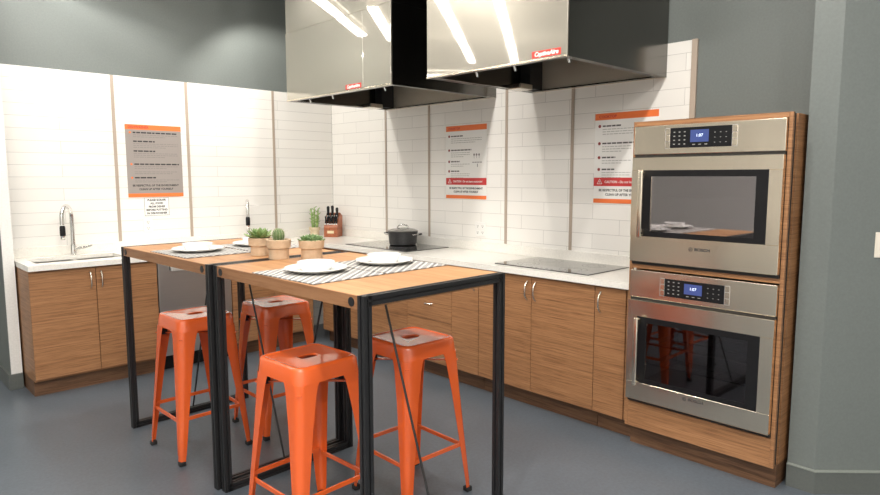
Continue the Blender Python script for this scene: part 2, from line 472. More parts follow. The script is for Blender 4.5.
cabinet('cooktop_cabinet', 'two-door wooden cabinet under the cooktop with the black pot', 'right', .604, w, .549,
        [('door', 0, .03, DB, DT, None), ('door', .03, .6, DB, DT, (.565, HY)), ('door', .6, w, DB, DT, (.635, HY))])
w = .49
cabinet('drawer_cabinet', 'wooden three-drawer cabinet right of the cabinet under the pot', 'right', 1.78, w, .549,
        [('drawer', 0, w, .66, DT, (w / 2, .775, 0)), ('drawer', 0, w, .437, .66, (w / 2, .562, 0)), ('drawer', 0, w, DB, .437, (w / 2, .34, 0))])
w = .262
cabinet('narrow_cabinet', 'narrow wooden one-door cabinet right of the drawers, behind the table leg', 'right', 2.271, w, .549, [('door', 0, w, DB, DT, (.225, HY))])
w = .922
cabinet('cooktop_cabinet', 'two-door wooden cabinet under the empty cooktop nearest the ovens', 'right', 2.534, w, .549,
        [('door', 0, .4575, DB, DT, (.425, HY)), ('door', .4575, w, DB, DT, (.492, HY))])
w = .228
cabinet('narrow_cabinet', 'narrow wooden one-door cabinet touching the oven tower', 'right', 3.457, w, .549, [('door', 0, .203, DB, DT, (.04, HY)), ('filler_strip', .206, w, DB, DT, None)])

# dishwasher
t = thing('dishwasher', 'grey steel dishwasher between the sink cabinet and corner cabinet', 'dishwasher', (-1.978, -.012, 0), BACK)
MB().box((.004, .1, 0), (.584, .866, .50)).build('body', 'black_plastic', t)
MB().box((.004, .0, .05), (.584, .0995, .45)).build('toe_kick', 'black_plastic', t)
q = MB().box((.004, .125, .5005), (.584, .858, .538), .004).build('door', 'dw_steel', t)
MB().box((.09, .79, .5385), (.50, .845, .5405), .0005).build('handle_pocket', 'black_plastic', q)
MB().box((.095, .783, .539), (.495, .822, .566), .005).build('handle', plain('pale_satin_handle', (.72, .71, .68), .35, .7), q)

# ------------------------------------------------------------------ oven tower with two wall ovens
OX = -.596; OY0, OY1 = 3.700, 4.484; OW = OY1 - OY0; OT = 1.79
t = thing('oven_tower', 'tall wooden cabinet holding two steel wall ovens', 'cabinet', (0, -OY0, 0), RIGHT)
fd = -OX     # local z of the face
MB().box((.0, .115, .012), (.018, OT - .002, fd - .076)).build('side_panel', 'cab_wood', t)
MB().box((OW - .020, .115, .012), (OW - .002, OT - .002, fd - .076)).build('side_panel', 'cab_wood', t)
MB().box((OW - .028, .115, fd - .0755), (OW - .012, OT - .002, fd - .0205)).build('side_joint', 'seam', t)
MB().box((.0185, OT - .02, .012), (OW - .0205, OT - .002, fd - .077)).box((.0185, 1.01, .012), (OW - .0205, 1.02, fd - .077)).box((.0185, .235, .012), (OW - .0205, .25, fd - .077)).build('shelf_panel', 'cab_wood', t)
fz = fd - .020
MB().box((0, .1185, fz), (.0175, OT, fd), .001).build('face_stile', 'cab_wood', t)
MB().box((OW - .0175, .1185, fz), (OW, OT, fd), .001).build('face_stile', 'cab_wood', t)
MB().box((.018, 1.765, fz), (OW - .018, OT, fd), .001).build('face_rail', 'cab_wood', t)
MB().box((.018, 1.008, fz), (OW - .018, 1.032, fd), .001).build('face_rail', 'cab_wood', t)
MB().box((.018, .1185, fz), (OW - .018, .262, fd), .001).build('face_rail', 'cab_wood', t)
MB().box((.005, 0, .02), (OW - .005, .1145, fd - .06)).build('toe_kick', 'shaded_kick_wood', t)
MB().box((.26, OT, fd - .10), (OW - .03, OT + .006, fd - .06)).build('top_dark_strip', 'seam', t)  # low dark strip on top of the tower

def make_oven(label, z0, z1, wz0, wz1, glass, logo_y, panel_y0, panel_y1):
    """z0,z1 bottom/top of the face; wz0,wz1 the dark window; local origin at bottom-left of the face"""
    W = .746; H = z1 - z0
    t = thing('wall_oven', label, 'oven', (OX - .001, -OY0 - .019, z0), RIGHT)
    ctrl = H - .152
    # cavity: five walls behind the door
    c = MB()
    a, b, y0, y1, zb = .075, .67, wz0 - z0 + .005, wz1 - z0 - .03, -.42
    c.box((a - .01, y0 - .01, zb - .01), (b + .01, y1 + .01, zb))
    c.box((a - .01, y0 - .01, zb), (a, y1 + .01, -.008)); c.box((b, y0 - .01, zb), (b + .01, y1 + .01, -.008))
    c.box((a, y0 - .01, zb), (b, y0, -.008)); c.box((a, y1, zb), (b, y1 + .01, -.008))
    cav = c.build('cavity', 'enamel', t)
    for yy in (y0 + .09, y0 + .20):
        r = MB()
        for i in range(12): r.cyl((a + .01 + i * (b - a - .02) / 11, yy, -.40), (a + .01 + i * (b - a - .02) / 11, yy, -.03), .0018, 6)
        for zz in (-.03, -.2, -.40): r.cyl((a + .002, yy, zz), (b - .002, yy, zz), .003, 6)
        r.build('rack', 'chrome', cav)
    # control panel
    cpn = MB().box((0, ctrl + .004, 0), (W, H, .022), .003).build('control_panel', 'oven_steel', t)
    pa, pb = panel_y0 - z0, panel_y1 - z0
    MB().box((.2, pa, .0222), (.508, pb, .0245), .001).build('touch_panel', 'black_plastic', cpn)
    MB().box((.306, pa + .026, .0247), (.398, pb - .014, .0256)).build('display', 'display', cpn)
    text('clock_digits', '1:07', .021, 'digits', cpn, (.352, (pa + pb) / 2 + .008, .0258), 'CENTER', .0003)
    keys = MB()
    for i in range(3):
        for j in range(4): keys.box((.218 + i * .027, pa + .016 + j * .02, .0247), (.227 + i * .027, pa + .021 + j * .02, .0252))
    for i in range(3): keys.box((.318 + i * .03, pa + .013, .0247), (.332 + i * .03, pa + .016, .0252))
    for i in range(3):
        for j in range(3): keys.box((.425 + i * .027, pa + .02 + j * .024, .0247), (.431 + i * .027, pa + .023 + j * .024, .0252))
    keys.build('key_marks', plain('dim_key_print', (.35, .35, .33), .5), cpn)
    for s, x in ((0, .176), (1, .511)):
        q = MB()
        h = (pb - pa) / 3
        for j in range(3): q.box((x, pa + j * h + .001, .0222), (x + .022, pa + (j + 1) * h - .001, .0242), .001)
        q.build('button_strip', 'oven_steel', cpn)
        q = MB()
        for j in range(4): q.box((x - .0015, pa + j * h - .0012, .0221), (x + .0235, pa + j * h + .0012, .0229))
        q.box((x - .0025, pa, .0221), (x - .0008, pb, .0229)); q.box((x + .0228, pa, .0221), (x + .0245, pb, .0229))
        q.build('button_outline', 'grey_line', cpn)
    # door as a frame around the window
    dt = ctrl - .010; y0, y1 = wz0 - z0, wz1 - z0; xa, xb = .055, .688; f0, f1 = .004, .036
    d = MB()
    d.box((0, .018, f0), (W, y0, f1), .002, 1); d.box((0, y1, f0), (W, dt, f1), .002, 1)
    d.box((0, y0, f0), (xa, y1, f1)); d.box((xb, y0, f0), (W, y1, f1))
    door = d.build('door', 'oven_steel', t)
    fr = MB(); ia, ib, i0, i1 = xa + .055, xb - .055, y0 + .026, y1 - .030
    fr.box((xa, y0, f1 - .012), (xb, i0, f1 - .001)); fr.box((xa, i1, f1 - .012), (xb, y1, f1 - .001))
    fr.box((xa, i0, f1 - .012), (ia, i1, f1 - .001)); fr.box((ib, i0, f1 - .012), (xb, i1, f1 - .001))
    fr.build('window_frame', 'black_plastic', door)
    MB().box((ia, i0, f1 - .006), (ib, i1, f1 - .002)).build('window_glass', glass, door)
    # upright bar handle on the left of the side-opening door
    hx = xa + .020
    h = MB().box((hx - .013, y0 - .005, f1 + .038), (hx + .013, y1 + .002, f1 + .053), .005, 3)
    h.box((hx - .009, y0 + .005, f1), (hx + .009, y0 + .04, f1 + .04), .003); h.box((hx - .009, y1 - .04, f1), (hx + .009, y1 - .006, f1 + .04), .003)
    h.build('handle', 'oven_steel', door, True)
    MB().box((.002, dt, 0), (W - .002, ctrl + .004, .012)).build('shadow_gap', 'seam', t)
    MB().box((.001, 0, 0), (W - .001, .018, .010)).build('lower_vent', 'seam', t)
    # maker's mark: a ring with an H-like bar, then the word
    ly = logo_y - z0
    ring = MB()
    pts = [(.336 + .0095 * math.cos(2 * PI * i / 24), ly + .0095 * math.sin(2 * PI * i / 24), f1 + .0004) for i in range(25)]
    ring.tube(pts, .0011, 6); ring.box((.332, ly - .007, f1), (.3335, ly + .007, f1 + .001)).box((.3385, ly - .007, f1), (.340, ly + .007, f1 + .001)).box((.3335, ly - .001, f1), (.3385, ly + .001, f1 + .001))
    ring.build('emblem', 'dark_print', door)
    text('lettering', 'BOSCH', .021, 'dark_print', door, (.355, ly, f1 + .0006), 'LEFT', .0003, 0, 1.15, .0006)
    return t
make_oven('upper steel wall oven with a mirror-like window reflecting the table', 1.032, 1.763, 1.188, 1.532, 'glass_upper', 1.137, 1.645, 1.745)
make_oven('lower steel wall oven with dark window and visible racks', .270, 1.002, .388, .752, 'glass_lower', .362, .879, .972)

# ------------------------------------------------------------------ hoods
def make_hood(label, y0, y1, seams, badge_y, dark_top):
    """canopy hung on the right wall, open below. local: x along the wall (-y), y up, z out"""
    t = thing('extractor_hood', label, 'extractor hood', (-.001, -y0, 2.099), RIGHT)
    W = y1 - y0; D = 1.034; H = .52; th = .012
    xs = [0] + [s - y0 for s in seams] + [W]
    for i, (a, b) in enumerate(zip(xs, xs[1:])):
        MB().box((a + (.001 if i else 0), .0, D - th), (b - .001, H, D), .0015, 1).build('front_panel', 'hood_steel', t)
    MB().box((0, -.003, D + .0002), (W, .007, D + .004), .001).build('front_lip', 'oven_steel', t)
    MB().box((0, 0, .0), (th, H, D - th - .001)).build('side_panel', 'hood_dark_reflect', t)
    MB().box((W - th, 0, .0), (W, H, D - th - .001)).build('side_panel', 'hood_dark_reflect', t)
    MB().box((th + .001, .0, .0), (W - th - .001, H - .001, .012)).build('back_panel', 'hood_inner_lit', t)
    MB().box((th + .001, H - .012, .0125), (W - th - .001, H - .001, D - th - .001)).build('top_panel', 'dark_steel', t)
    q = MB().box((th + .001, .002, .0125), (W - th - .001, .010, .05)).box((th + .001, .002, D - .055), (W - th - .001, .010, D - th - .001)).box((W - .05, .002, .051), (W - th - .001, .010, D - .056)).box((th + .001, .002, .051), (.05, .010, D - .056))
    q.build('lower_rim', 'hood_dark_reflect', t)
    # ducting cover up to the ceiling
    top = ZC - 2.099 - .001
    q = MB().box((.004, H + .003, D - th - .004), (W - .004, top, D - .004), .001, 1)
    q.build('duct_cover_front', 'hood_steel', t)
    MB().box((.004, H + .003, .001), (.016, top, D - th - .005)).build('duct_cover_side', 'hood_dark_reflect', t)
    MB().box((W - .016, H + .003, .001), (W - .004, top, D - th - .005)).build('duct_cover_side', 'hood_dark_reflect', t)
    MB().box((W * .18, top * .55, D - .0038), (W * .18 + .012, top * .55 + .016, D - .002)).build('cover_screw', 'slot', t)
    # sloping grease filters at the wall end, with the collecting cup in the far corner
    f = MB()
    n = 5; fw = (W - .12) / n
    for i in range(n):
        x = .06 + i * fw
        f.prism([(.10, .31), (.13, .31), (.60, H - .02), (.57, H - .02)], 'x', 0, fw - .01)
        f.xform(Matrix.Translation((x, 0, 0)) @ Matrix(((1,0,0,0),(0,0,1,0),(0,1,0,0),(0,0,0,1))), f.count() - 8)
    f.build('grease_filter', 'dark_steel', t)
    MB().box((.0135, .012, .013), (.10, .30, .155), .004).build('filter_corner', 'black_metal', t)
    MB().box((.02, -.004, .16), (.13, .034, .30), .006).build('grease_cup', 'satin', t)
    # suppression pipe with fittings and drop nozzles behind the front panel
    p = MB().cyl((.08, .062, D - .10), (W - .05, .062, D - .10), .010, 12); p.build('nozzle_pipe', 'black_metal', t, True)
    for s in (.12, .36, .84) if W > 1.1 else (.3, .58, .93):
        x = W * s
        MB().cyl((x, .062, D - .10), (x, .03, D - .105), .011, 12).lathe([(.007, 0), (.012, -.004), (.012, -.026), (.006, -.032)], 14, True, True, (0, 0, 0)).build('nozzle', 'chrome', t, True) if False else \
        MB().cyl((x, .056, D - .10), (x, .036, D - .105), .012, 12).cyl((x, .036, D - .105), (x + .004, -.012, D - .12), .0075, 10).build('nozzle', 'chrome', t, True)
    for s in (.70, .78, .86): MB().cyl((W * s, .045, D - .10), (W * s + .014, .045, D - .10), .016, 10).build('pipe_fitting', 'chrome', t, True)
    # maker's badge
    bx = badge_y - y0
    b = MB().box((bx, .012, D + .0002), (bx + .182, .046, D + .002), .0005, 1).build('badge', 'red_badge', t)
    text('lettering', 'CaptiveAire', .031, 'white_print', b, (bx + .091, .029, D + .0022), 'CENTER', .0004, .25, 1.0, .0011)
    return t
make_hood('steel extractor hood farther from the ovens, over the black pot', .899, 2.2, [1.9], 1.697, False)
make_hood('large steel extractor hood nearest the ovens, over the empty cooktop', 2.545, 3.571, [], 3.352, True)

# ------------------------------------------------------------------ cooktops, pot
def cooktop(label, x0, x1, y0, y1):
    t = thing('cooktop', label, 'cooktop', ((x0 + x1) / 2, (y0 + y1) / 2, CT))
    a, b = (x1 - x0) / 2, (y1 - y0) / 2
    MB().box((-a, -b, .0), (a, b, .0065), .002).build('glass_surface', 'cook_glass', t)
    q = MB()
    for px, py, r in ((-.12, -b * .5, .09), (.11, -b * .5, .075), (-.1, b * .5, .075), (.12, b * .5, .105)):
        for rr in (r, r * .6):
            q.loft([[(px + k * math.cos(2*PI*i/40), py + k * math.sin(2*PI*i/40), .0068) for i in range(40)] for k in (rr, rr - .002)], False, False)
    q.build('burner_ring', 'cook_mark', t)
    q = MB()
    for i in range(5): q.box((-a + .02, -.09 + i * .04, .0066), (-a + .035, -.078 + i * .04, .007))
    q.build('touch_mark', 'cook_mark', t)
    return t
cooktop('black glass cooktop under the black lidded pot', -.505, -.035, -1.72, -.91)
cooktop('empty black glass cooktop nearest the oven tower', -.505, -.035, -3.38, -2.64)

t = thing('lidded_pot', 'black speckled pot with glass lid standing on the far cooktop', 'pot', (-.19, -1.315, CT + .0072), (0, 0, math.radians(-70)))
t.scale = (1.08, 1.08, .95)
MB().lathe([(.0, 0), (.098, 0), (.108, .008), (.112, .05), (.119, .118), (.123, .122), (.119, .124), (.112, .118), (.104, .02), (.0, .012)], 48, False, False).build('body', 'pan', t, True)
ld = MB().lathe([(.1225, .1245), (.1225, .128), (.118, .131), (.09, .142), (.05, .150), (.0, .153)], 48, True, False).build('lid', plain('smoky_lid', (.30, .29, .27), .15, .6), t, True)
MB().tube([(-.050, 0, .148), (-.048, 0, .162), (-.032, 0, .178), (0, 0, .182), (.032, 0, .178), (.048, 0, .162), (.050, 0, .148)], .0065, 10).build('lid_handle', 'chrome', ld, True)
for s in (-1, 1):
    MB().tube([(s * .116, -.042, .095), (s * .140, -.040, .098), (s * .153, -.022, .10), (s * .155, 0, .10), (s * .153, .022, .10), (s * .140, .040, .098), (s * .116, .042, .095)], .006, 10).build('side_handle', 'chrome', t, True)
    MB().tube([(s * .1535, -.022, .10), (s * .156, 0, .1), (s * .1535, .022, .10)], .0085, 10).build('handle_grip', 'black_plastic', t, True)

# ------------------------------------------------------------------ knife block and knives (front faces local -y)
KB = Vector((-.145, -.20, CT)); KR = math.radians(-52)
t = thing('knife_block', 'reddish wooden knife block in the corner with a pale front label', 'knife block', KB, (0, 0, KR))
MB().prism([(-.08, 0), (-.08, .095), (.02, .235), (.095, .20), (.08, 0)], 'x', -.068, .068).build('block', 'block_wood', t)
MB().box((-.034, -.0812, .036), (.032, -.0802, .062)).build('maker_label', plain('pale_gold_label', (.75, .62, .40), .4), t)
sl = Vector((0, .10, .14)).normalized(); nr = Vector((0, -sl.z, sl.y))      # along the slope / out of it
def knife(name, label, group, s, x, L, r, bol):
    rot = Matrix.Rotation(KR, 4, 'Z')
    base = Vector((x * 1.15, -.08, .095)) + sl * s
    o = thing(name, label, 'knife', KB + rot.to_3x3() @ (base + nr * .001), (0, 0, 0), group)
    ax = (nr * .5 + sl * .85).normalized()
    o.rotation_euler = (rot @ Vector((0, -ax.y * -1, ax.z)).to_track_quat('Z', 'X').to_matrix().to_4x4()).to_euler()
    MB().box((-r * .6, -r, 0), (r * .6, r, .012), .001).build('bolster', 'chrome', o)
    MB().tube([(0, 0, .012), (0, 0, .02), (0, .002, L * .5), (0, 0, L - .01), (0, -.003, L)], [r * .75, r, r * .85, r * 1.05, r * .6], 10).build('grip', 'black_plastic', o, True)
    if bol: MB().lathe([(r * .9, L - .004), (r * .95, L + .001), (r * .5, L + .004)], 10, True, True).build('end_cap', 'chrome', o, True)
    return o
for i in range(6): knife('steak_knife', 'black-handled steak knife with steel end in the lower row of the knife block', 'steak knives in the knife block', .028 + .002 * (i % 2), -.048 + i * .0192, .088, .0082, True)
for i, (x, L) in enumerate(((-.038, .118), (.000, .124), (.040, .105))):
    knife('chef_knife', ('black-handled large knife at the left of the block\'s top row', 'black-handled large knife in the middle of the block\'s top row', 'black-handled large knife at the right of the block\'s top row')[i], 'large knives in the knife block', .105, x, L, .0145, False)
for i in range(3): knife('utility_knife', 'slim black-handled knife in the middle row of the knife block', 'middle row knives in the knife block', .068, -.036 + i * .036, .08, .0105, False)

# ------------------------------------------------------------------ dining-height tables
TZ = 1.097; TA = .021; TW = .757; TL = 1.118; TB = (-2.4535, -3.762)
HB = .0178
PR = [(x * HB / .0225, y * HB / .0225) for x, y in ((-.0225,-.0225),(-.005,-.0225),(-.005,-.0145),(.005,-.0145),(.005,-.0225),(.0225,-.0225),(.0225,-.005),(.0145,-.005),(.0145,.005),(.0225,.005),(.0225,.0225),(.005,.0225),(.005,.0145),(-.005,.0145),(-.005,.0225),(-.0225,.0225),(-.0225,.005),(-.0145,.005),(-.0145,-.005),(-.0225,-.005))]
def make_table(label):
    t = thing('high_table', label, 'table', (0, 0, 0), (0, 0, TA), 'high tables joined end to end')
    MB().box((.0045, 2 * HB + .001, TZ - .05), (TW - .0045, TL - 2 * HB - .001, TZ), .001, 1).build('tabletop', 'table_wood', t)
    for xa in (.001, TW - .0041): MB().box((xa, 2 * HB + .001, TZ - .05), (xa + .0031, TL - 2 * HB - .001, TZ - .0015)).build('shaded_edge_strip', 'shaded_edge_wood', t, False, 'wooden edge strip with shade in its brown')
    for yy, sgn in ((HB, 1), (TL - HB, -1)):
        e = MB().bar((HB, yy, TZ - HB + .0005), (TW - HB, yy, TZ - HB + .0005), PR).build('top_bar', 'black_metal', t)
        MB().bar((HB, yy, HB), (TW - HB, yy, HB), PR).build('floor_bar', 'black_metal', t)
        for xx in (HB, TW - HB):
            MB().bar((xx, yy, 0), (xx, yy, TZ + .0005), PR, (0, 1, 0)).build('leg', 'black_metal', t)
            MB().cyl((xx + (-HB - .001 if xx < .3 else HB + .001), yy + sgn * .052, TZ - .026), (xx + (-HB + .003 if xx < .3 else HB - .003), yy + sgn * .052, TZ - .026), .017, 20).build('bolt_cap', 'black_metal', t, True)
        MB().cyl((TW / 2, yy, .04), (TW / 2, yy + sgn * .345, TZ - .05), .0052, 10).build('brace_rod', 'black_metal', t, True)
    return t
ca, sa = math.cos(TA), math.sin(TA)
def TP(a, b, z=TZ): return (TB[0] + a * ca - b * sa, TB[1] + a * sa + b * ca, z)
T1 = make_table('oak-topped high table with black metal frame, the nearer of the two')
T1.location = (TB[0], TB[1], 0)
T2 = dup(T1, TP(-.014, 1.136, 0), TA + .006, 'oak-topped high table with black metal frame, the farther one beside the sink')

# ------------------------------------------------------------------ placemats, plates, bowls
spots = [((.187, .545), (.205, .585), 0.03, 'front left of the near table', 'nearest the table\'s bolted corner'),
         ((.560, .550), (.575, .575), 0.02, 'near table on its cooktop side', 'by the cooktops'),
         ((.185, 1.650), (.180, 1.675), 0.02, 'far table on its left', 'at the left end of the far table'),
         ((.565, 1.680), (.555, 1.720), 0.0, 'far table behind the rosette succulent', 'behind the rosette succulent')]
ml = ['striped placemat on the near table on the side of the front stool', 'striped placemat on the near table on the cooktop side',
      'striped placemat at the left of the far table', 'striped placemat on the far table partly hidden behind the plants']
pl = ['white round plate under a bowl on the near table, closest to the front orange stool', 'white round plate under a bowl on the near table, in front of the black pot',
      'white round plate under a bowl at the left of the far table', 'white round plate on the far table just behind the rosette succulent']
bl = ['white bowl on the plate closest to the front orange stool', 'white bowl on the plate in front of the black pot',
      'white bowl on the plate at the left of the far table', 'white bowl on the plate half hidden behind the rosette succulent']
def placemat():
    m = MB(); nx, ny = 14, 16; sx, sy = .36, .44
    def grid(z): return [[(-sx/2 + sx*i/nx, -sy/2 + sy*j/ny, z + .0006 * (1 + math.sin(i * 1.3 + j * .7))) for i in range(nx + 1)] for j in range(ny + 1)]
    rows = grid(.0028); vt = [[m.bm.verts.new(p) for p in r] for r in rows]
    for j in range(ny):
        for i in range(nx): m.bm.faces.new((vt[j][i], vt[j][i+1], vt[j+1][i+1], vt[j+1][i]))
    m.box((-sx/2, -sy/2, .0004), (sx/2, sy/2, .0022))
    return m.build('placemat', 'weave')
def plate():
    return MB().lathe([(.0, 0), (.085, 0), (.092, .004), (.132, .016), (.1345, .0185), (.131, .020), (.092, .009), (.082, .006), (.0, .006)], 56, False, False).build('plate', 'ceramic', None, True)
def bowl():
    return MB().lathe([(.0, 0), (.060, 0), (.063, .003), (.068, .013), (.073, .025), (.079, .034), (.0805, .036), (.077, .0365), (.069, .025), (.062, .010), (.05, .007), (.0, .006)], 48, False, False).build('bowl', 'ceramic', None, True)
pm0, pl0, bo0 = placemat(), plate(), bowl()
for i, (mp, pp, ar, d1, d2) in enumerate(spots):
    o = pm0 if i == 0 else pm0.copy()
    if i: COL.objects.link(o)
    o.location = TP(*mp, TZ + .0012); o.rotation_euler = (0, 0, TA + ar); tag(o, ml[i], 'placemat', 'striped placemats')
    o = pl0 if i == 0 else pl0.copy()
    if i: COL.objects.link(o)
    o.location = TP(*pp, TZ + .0058); tag(o, pl[i], 'plate', 'white dinner plates')
    o = bo0 if i == 0 else bo0.copy()
    if i: COL.objects.link(o)
    o.location = TP(*pp, TZ + .0122); tag(o, bl[i], 'bowl', 'white bowls')

# ------------------------------------------------------------------ potted plants
def leaf(m, base, direction, up, L, wd, th, curl=0.):
    d = Vector(direction).normalized(); u = Vector(up); s = d.cross(u).normalized(); u = s.cross(d).normalized()
    rings = []
    for f, k in ((0, .45), (.2, .8), (.5, 1.), (.75, .8), (.92, .35), (1., .03)):
        c = Vector(base) + d * (L * f) + u * (curl * f * f * L)
        rings.append([c + s * (wd * k * math.cos(a)) + u * (th * k * math.sin(a)) for a in [2 * PI * i / 8 for i in range(8)]])
    m.loft(rings)
def terracotta(t, mat, r0, r1, h, rim, lab=None):
    MB().lathe([(.0, 0), (r0, 0), (r0 + .002, .002), (r1 - .012, h - rim), (r1 - .002, h - rim + .001), (r1, h - .002), (r1 - .002, h), (r1 - .008, h), (r1 - .010, h - .012), (0., h - .012)], 40, False, False).build('pot', mat, t, True)
    MB().lathe([(r1 - .011, h - .0118), (.5 * r1, h - .006), (.0, h - .005)], 30, True, False).build('soil', 'soil', t, True)
t = thing('potted_succulent', 'rosette succulent in terracotta pot, leftmost of the three on the tables', 'potted plant', TP(.345, 1.300), (0, 0, .3), 'terracotta potted plants on the tables')
terracotta(t, 'clay', .046, .0595, .0925, .040)
m = MB()
for ring, (n, el, L, w) in enumerate(((9, .22, .078, .014), (9, .5, .070, .0135), (8, .8, .058, .012), (6, 1.1, .045, .010), (4, 1.35, .032, .008))):
    for i in range(n):
        a = 2 * PI * (i + .5 * (ring % 2)) / n + random.uniform(-.1, .1)
        leaf(m, (.006 * math.cos(a), .006 * math.sin(a), .086 + ring * .003), (math.cos(a) * math.cos(el), math.sin(a) * math.cos(el), math.sin(el)), (0, 0, 1), L * random.uniform(1., 1.15), w, .0045, .12)
m.build('rosette', 'leaf', t, True)
t = thing('potted_cactus', 'round ribbed cactus in terracotta pot, middle of the three', 'potted plant', TP(.338, 1.105), (0, 0, 0), 'terracotta potted plants on the tables')
terracotta(t, 'clay', .048, .0605, .0975, .042)
c = MB().lathe([(.019, .086), (.0255, .099), (.0285, .116), (.0265, .133), (.019, .145), (.008, .151), (.0, .152)], 64, True, False, (0, 0, 0), lambda a, z: 1 + .07 * math.cos(13 * a)).build('cactus_body', 'cactus', t, True)
s = MB()
for i in range(13):
    a = 2 * PI * i / 13
    for z, r in ((.100, .0265), (.110, .0292), (.121, .0292), (.132, .0272), (.142, .022), (.148, .014)):
        for da, dz in ((.25, .003), (-.25, .003), (0, -.004)):
            p = Vector((r * math.cos(a), r * math.sin(a), z)); s.tube([p, p + Vector((math.cos(a + da) * .007, math.sin(a + da) * .007, dz))], [.0007, .0003], 4)
s.build('spines', 'spine', c)
t = thing('potted_succulent', 'low spreading succulent in terracotta pot, rightmost of the three', 'potted plant', TP(.455, .992), (0, 0, .2), 'terracotta potted plants on the tables')
terracotta(t, 'clay', .051, .0635, .094, .040)
m = MB()
for cx, cy, sc in ((0, 0, 1.5), (.034, .012, 1.2), (-.036, .008, 1.25), (.016, -.036, 1.1), (-.022, -.032, 1.0), (.01, .037, 1.0)):
    for ring, (n, el, L) in enumerate(((7, .25, .034), (6, .7, .030), (4, 1.15, .024))):
        for i in range(n):
            a = 2 * PI * (i + .5 * ring) / n + cx * 40
            leaf(m, (cx, cy, .087 + .002 * ring), (math.cos(a) * math.cos(el), math.sin(a) * math.cos(el), math.sin(el)), (0, 0, 1), L * sc, .0075 * sc, .004, .1)
m.build('rosettes', 'leaf_dark', t, True)
t = thing('potted_plant', 'tall thin-stemmed green plant in cream pot in the worktop corner', 'potted plant', (-.315, -.135, CT), (0, 0, 0))
terracotta(t, 'cream_clay', .042, .055, .098, .03)
m = MB(); lf = MB()
for (x, y, h, lx) in ((-.024, .0, .185, -.012), (.004, .012, .205, .002), (.028, -.004, .19, .012), (.012, -.018, .13, .004)):
    pts = [(x, y, .085), (x + lx * .4, y, .085 + h * .5), (x + lx, y, .085 + h)]
    m.tube(pts, [.0095, .0085, .005], 8)
    for k in range(11):
        f = .12 + .085 * k; a = k * 2.4 + x * 50
        p = Vector((x + lx * f, y, .085 + h * f))
        leaf(lf, p, (math.cos(a), math.sin(a), .75), (0, 0, 1), .036, .0085, .004, -.1)
m.build('stems', 'stem', t, True); lf.build('leaves', 'stem', t, True)

